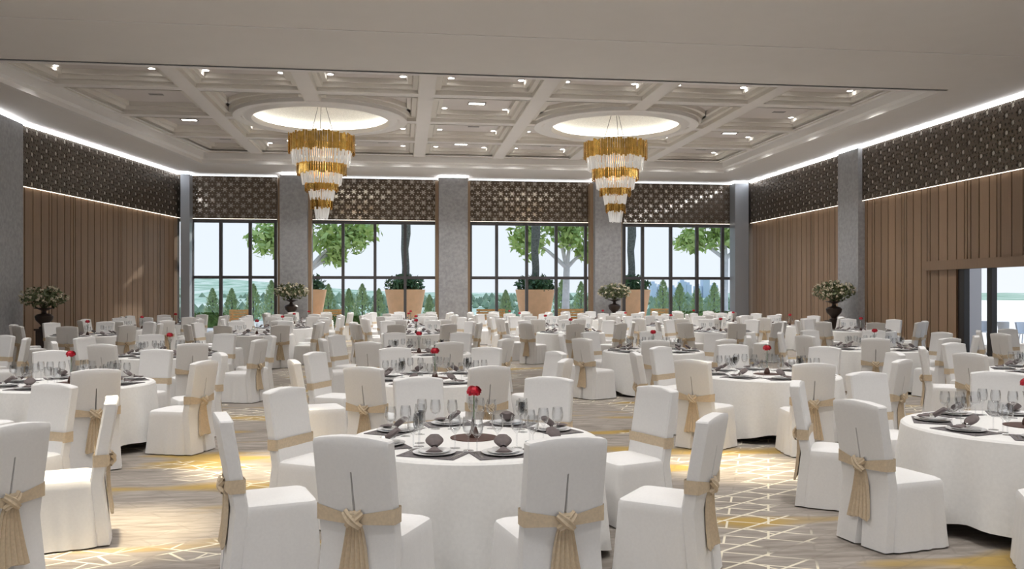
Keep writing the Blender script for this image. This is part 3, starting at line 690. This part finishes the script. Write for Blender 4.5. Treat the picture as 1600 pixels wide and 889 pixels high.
def tree(px, Y, label, rs, trunk, crowns):
    rnd = random.Random(rs); x = x_at(px, Y); o = link('plane_tree', None, None, (x, Y, -.03)); tag(o, label, 'tree', 'pale barked terrace trees')
    tops = [Vector(c[0]) for c in crowns]; mb = MB(); fk = Vector(trunk)
    mb.tube([(0, 0, 0), (fk.x * .5, 0, fk.z * .5), tuple(fk)], [.27, .23, .2], 10)
    for t in tops: mb.tube([tuple(fk), tuple(fk.lerp(t, .5) + Vector((0, 0, .15))), tuple(t)], [.15, .10, .05], 7)
    link('trunk', mb.mesh('trunk', M['bark'], True), o)
    mb = MB()
    for c, rad, n in crowns: leafcloud(mb, n, c, rad, .27, rnd, .15)
    tag(link('crown', mb.mesh('crown', M['leaf']), o), kind='stuff')
tree(468, 52, 'pale barked leafy tree in the left window bays', 31, (.3, 0, 3.0), (((-1.7, 0, 5.0), (1.5, 1.4, 1.2), 420), ((2.3, 0, 5.0), (2.0, 1.6, 1.0), 620), ((3.6, .4, 5.6), (1.3, 1.2, .8), 280), ((.6, .5, 6.6), (3.2, 1.8, 1.3), 700), ((2.0, .2, 3.9), (.9, .8, .55), 120)))
tree(883, 52, 'pale barked leafy tree in the third window bay', 32, (.1, 0, 3.4), (((-2.3, 0, 5.2), (1.3, 1.3, 1.4), 480), ((.4, 0, 5.4), (1.3, 1.3, 1.0), 420), ((1.4, 0, 4.4), (.8, .8, .7), 180), ((-.6, .4, 6.6), (2.8, 1.6, 1.1), 600)))
tree(1131, 52, 'pale barked leafy tree in the rightmost window bay', 33, (.1, 0, 4.0), (((-2.0, 0, 5.1), (1.3, 1.2, .8), 420), ((.1, 0, 5.4), (1.2, 1.2, 1.0), 380), ((1.6, 0, 5.0), (1.2, 1.2, .9), 300), ((-.8, .4, 6.5), (2.6, 1.6, 1.1), 550)))
rnd = random.Random(5)
def conifer(px, Y, h, i):
    mb = MB(); n = 620
    for k in range(n):
        t = rnd.random() ** .8; z = .1 + t * h; R = h * .36 * (1 - t) ** .65 * min(1, .5 + 4 * t); a = rnd.uniform(0, 2 * pi); q = rnd.uniform(.6, 1); p = Vector((R * q * cos(a), R * q * sin(a), z)); s2 = .09
        t1 = Vector((cos(a) * .5, sin(a) * .5, .9)).normalized(); t2 = Vector((-sin(a), cos(a), 0)); mb.add([p - t1 * s2, p + t2 * s2 * .6, p + t1 * s2, p - t2 * s2 * .6], [(0, 1, 2, 3)])
    o = link('conifer', None, None, (x_at(px, Y), Y, -.03)); tag(o, '%s conifer from the left on the terrace' % i, 'shrub', 'young conifers along the terrace')
    tag(link('foliage', mb.mesh('foliage', M['conifer']), o), kind='stuff'); link('stem', MB().tube([(0, 0, 0), (0, 0, h * .8)], .05, 6).mesh('stem', M['palm']), o)
ordn = ['first', 'second', 'third', 'fourth', 'fifth', 'sixth', 'seventh', 'eighth', 'ninth', 'tenth', 'eleventh', 'twelfth', 'thirteenth', 'fourteenth', 'fifteenth', 'sixteenth']
for i, (px, h) in enumerate(((332, 2.0), (362, 2.0), (396, 2.3), (424, 2.5), (513, 2.3), (545, 2.0), (566, 2.3), (592, 2.0), (671, 1.6), (790, 1.9), (878, 2.6), (908, 2.5), (1036, 2.6), (1062, 2.4), (1089, 2.2), (1116, 2.4))): conifer(px, 55.0 + (i % 3), h, ordn[i])
def bench(px0, px1, Y, label):
    x0, x1 = x_at(px0, Y), x_at(px1, Y); o = link('garden_bench', None, None, ((x0 + x1) / 2, Y, -.03)); tag(o, label, 'bench', 'orange wooden benches'); hl = (x1 - x0) / 2
    for k in range(4): boxobj('back_slat', M['benchwood'], o, -hl, hl, .2, .24, .46 + k * .14, .57 + k * .14)
    for k in range(3): boxobj('seat_slat', M['benchwood'], o, -hl, hl, -.25 + k * .15, -.12 + k * .15, .41, .45)
    for sx_ in (-hl + .1, hl - .18): boxobj('leg', M['benchwood'], o, sx_, sx_ + .08, -.24, .26, 0, .41); boxobj('back_post', M['benchwood'], o, sx_, sx_ + .08, .24, .28, .41, 1.0)
for a, b, l in ((357, 390, 'orange bench in the leftmost window bay'), (505, 533, 'orange bench beside the left planter'), (873, 914, 'orange bench in the third window bay'), (1018, 1047, 'orange bench beside the right planter'), (745, 790, 'orange bench at the left of the third window bay')): bench(a, b, 44.5, l)
def hedge(px0, px1, Y, h, label):
    x0, x1 = x_at(px0, Y), x_at(px1, Y); o = link('low_hedge', None, None, ((x0 + x1) / 2, Y, -.03)); tag(o, label, 'hedge', 'clipped low hedges'); mb = MB().box(-(x1 - x0) / 2 + .1, (x1 - x0) / 2 - .1, -.3, .3, 0, h - .1)
    for k in range(900):
        p = Vector((rnd.uniform(-.5, .5) * (x1 - x0), rnd.uniform(-.4, .4), rnd.uniform(0, h))); t1 = Vector((rnd.gauss(0, 1), rnd.gauss(0, 1), rnd.gauss(0, 1))).normalized() * .08; t2 = t1.cross(Vector((.3, .5, .8))) * .8
        mb.add([p - t1, p + t2, p + t1, p - t2], [(0, 1, 2, 3)])
    tag(link('foliage', mb.mesh('foliage', M['hedge']), o), kind='stuff')
hedge(520, 566, 43.0, .7, 'low clipped hedge in the second window bay'); hedge(300, 350, 47, .8, 'low clipped hedge in the leftmost window bay'); hedge(1060, 1145, 47, .8, 'low clipped hedge in the rightmost window bay')
# white garden chairs seen through the side doorway
def gchair(x, y, rz, label):
    o = link('garden_chair', None, None, (x, y, -.03), rz); tag(o, label, 'chair', 'white garden chairs on the side terrace')
    link('seat', MB().lathe([(.0, .42), (.24, .42), (.26, .44), (.24, .46), (.0, .46)], 18).mesh('seat', M['whitepl']), o)
    rg = [[(r_ * cos(a), r_ * sin(a), z) for a in [pi * (.95 + 1.1 * k / 14) for k in range(15)]] for r_, z in ((.26, .44), (.30, .62), (.33, .82), (.31, .82), (.28, .62), (.24, .44))]
    link('shell_back', MB().loft(rg, False).mesh('shell_back', M['whitepl'], True), o)
    for k in range(4): a = pi / 4 + k * pi / 2; link('leg', MB().tube([(.18 * cos(a), .18 * sin(a), .42), (.25 * cos(a), .25 * sin(a), 0)], .018, 6).mesh('leg', M['whitepl']), o)
gchair(20.75, 28.3, 2.4, 'white garden chair left of the dark door post'); gchair(21.1, 27.5, -2.2, 'white garden chair just right of the dark door post'); gchair(21.4, 27.0, 2.8, 'white garden chair at the right picture edge')
tag(boxobj('wall_outside', M['white'], None, XR + .6, XR + 1.6, 24.2, 24.6, 0, 3.2), kind='structure')
# far land and city
def woods():
    mb = MB(); rq = random.Random(9)
    for k in range(5200):
        Yy = 125 + 900 * rq.random() ** 1.6; xx = rq.uniform(-.55, .62) * Yy
        if sin(xx * .02 + 3 * sin(Yy * .011)) + rq.gauss(0, .6) < .1: continue
        j = (((Yy - 120) / 3000) ** (1 / 1.8)) ; z = -14 + 16 * j - 1; q = rq.uniform(1.2, 2.6) * (1 + Yy / 900)
        vs = [(xx + q * cos(a), Yy + q * sin(a), z + q * .8) for a in (0, 1.26, 2.51, 3.77, 5.03)] + [(xx, Yy, z + q * 2.0), (xx, Yy, z)]
        mb.add(vs, [(i, (i + 1) % 5, 5) for i in range(5)] + [((i + 1) % 5, i, 6) for i in range(5)])
    return mb.mesh('far_woods', M['woods'])
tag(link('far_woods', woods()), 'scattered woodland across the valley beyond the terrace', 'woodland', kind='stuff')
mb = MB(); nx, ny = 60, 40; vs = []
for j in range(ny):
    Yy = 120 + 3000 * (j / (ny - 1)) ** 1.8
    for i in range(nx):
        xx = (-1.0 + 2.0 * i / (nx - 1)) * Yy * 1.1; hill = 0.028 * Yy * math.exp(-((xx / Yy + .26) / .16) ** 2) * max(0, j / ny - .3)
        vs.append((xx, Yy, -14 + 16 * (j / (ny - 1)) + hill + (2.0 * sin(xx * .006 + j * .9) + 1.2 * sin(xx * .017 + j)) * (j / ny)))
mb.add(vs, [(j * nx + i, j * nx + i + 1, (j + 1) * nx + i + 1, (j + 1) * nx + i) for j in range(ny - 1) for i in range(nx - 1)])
tag(link('far_land', mb.mesh('far_land', M['terrain'], True)), 'haze-tinted wooded valley and hills far beyond the terrace', 'landscape', kind='structure')
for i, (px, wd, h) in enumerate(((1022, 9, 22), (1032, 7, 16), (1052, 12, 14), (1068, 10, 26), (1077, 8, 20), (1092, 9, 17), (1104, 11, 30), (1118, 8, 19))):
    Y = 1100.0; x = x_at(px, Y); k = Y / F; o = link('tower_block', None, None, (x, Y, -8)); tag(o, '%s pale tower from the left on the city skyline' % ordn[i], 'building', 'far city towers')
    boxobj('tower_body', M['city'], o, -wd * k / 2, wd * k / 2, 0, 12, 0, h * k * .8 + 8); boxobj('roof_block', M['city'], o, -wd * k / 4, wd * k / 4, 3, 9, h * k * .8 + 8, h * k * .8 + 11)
print('chairs', sum(1 for o in COL.objects if o.name.startswith('banquet_chair')), 'glasses', nglass, 'objects', len(COL.objects))
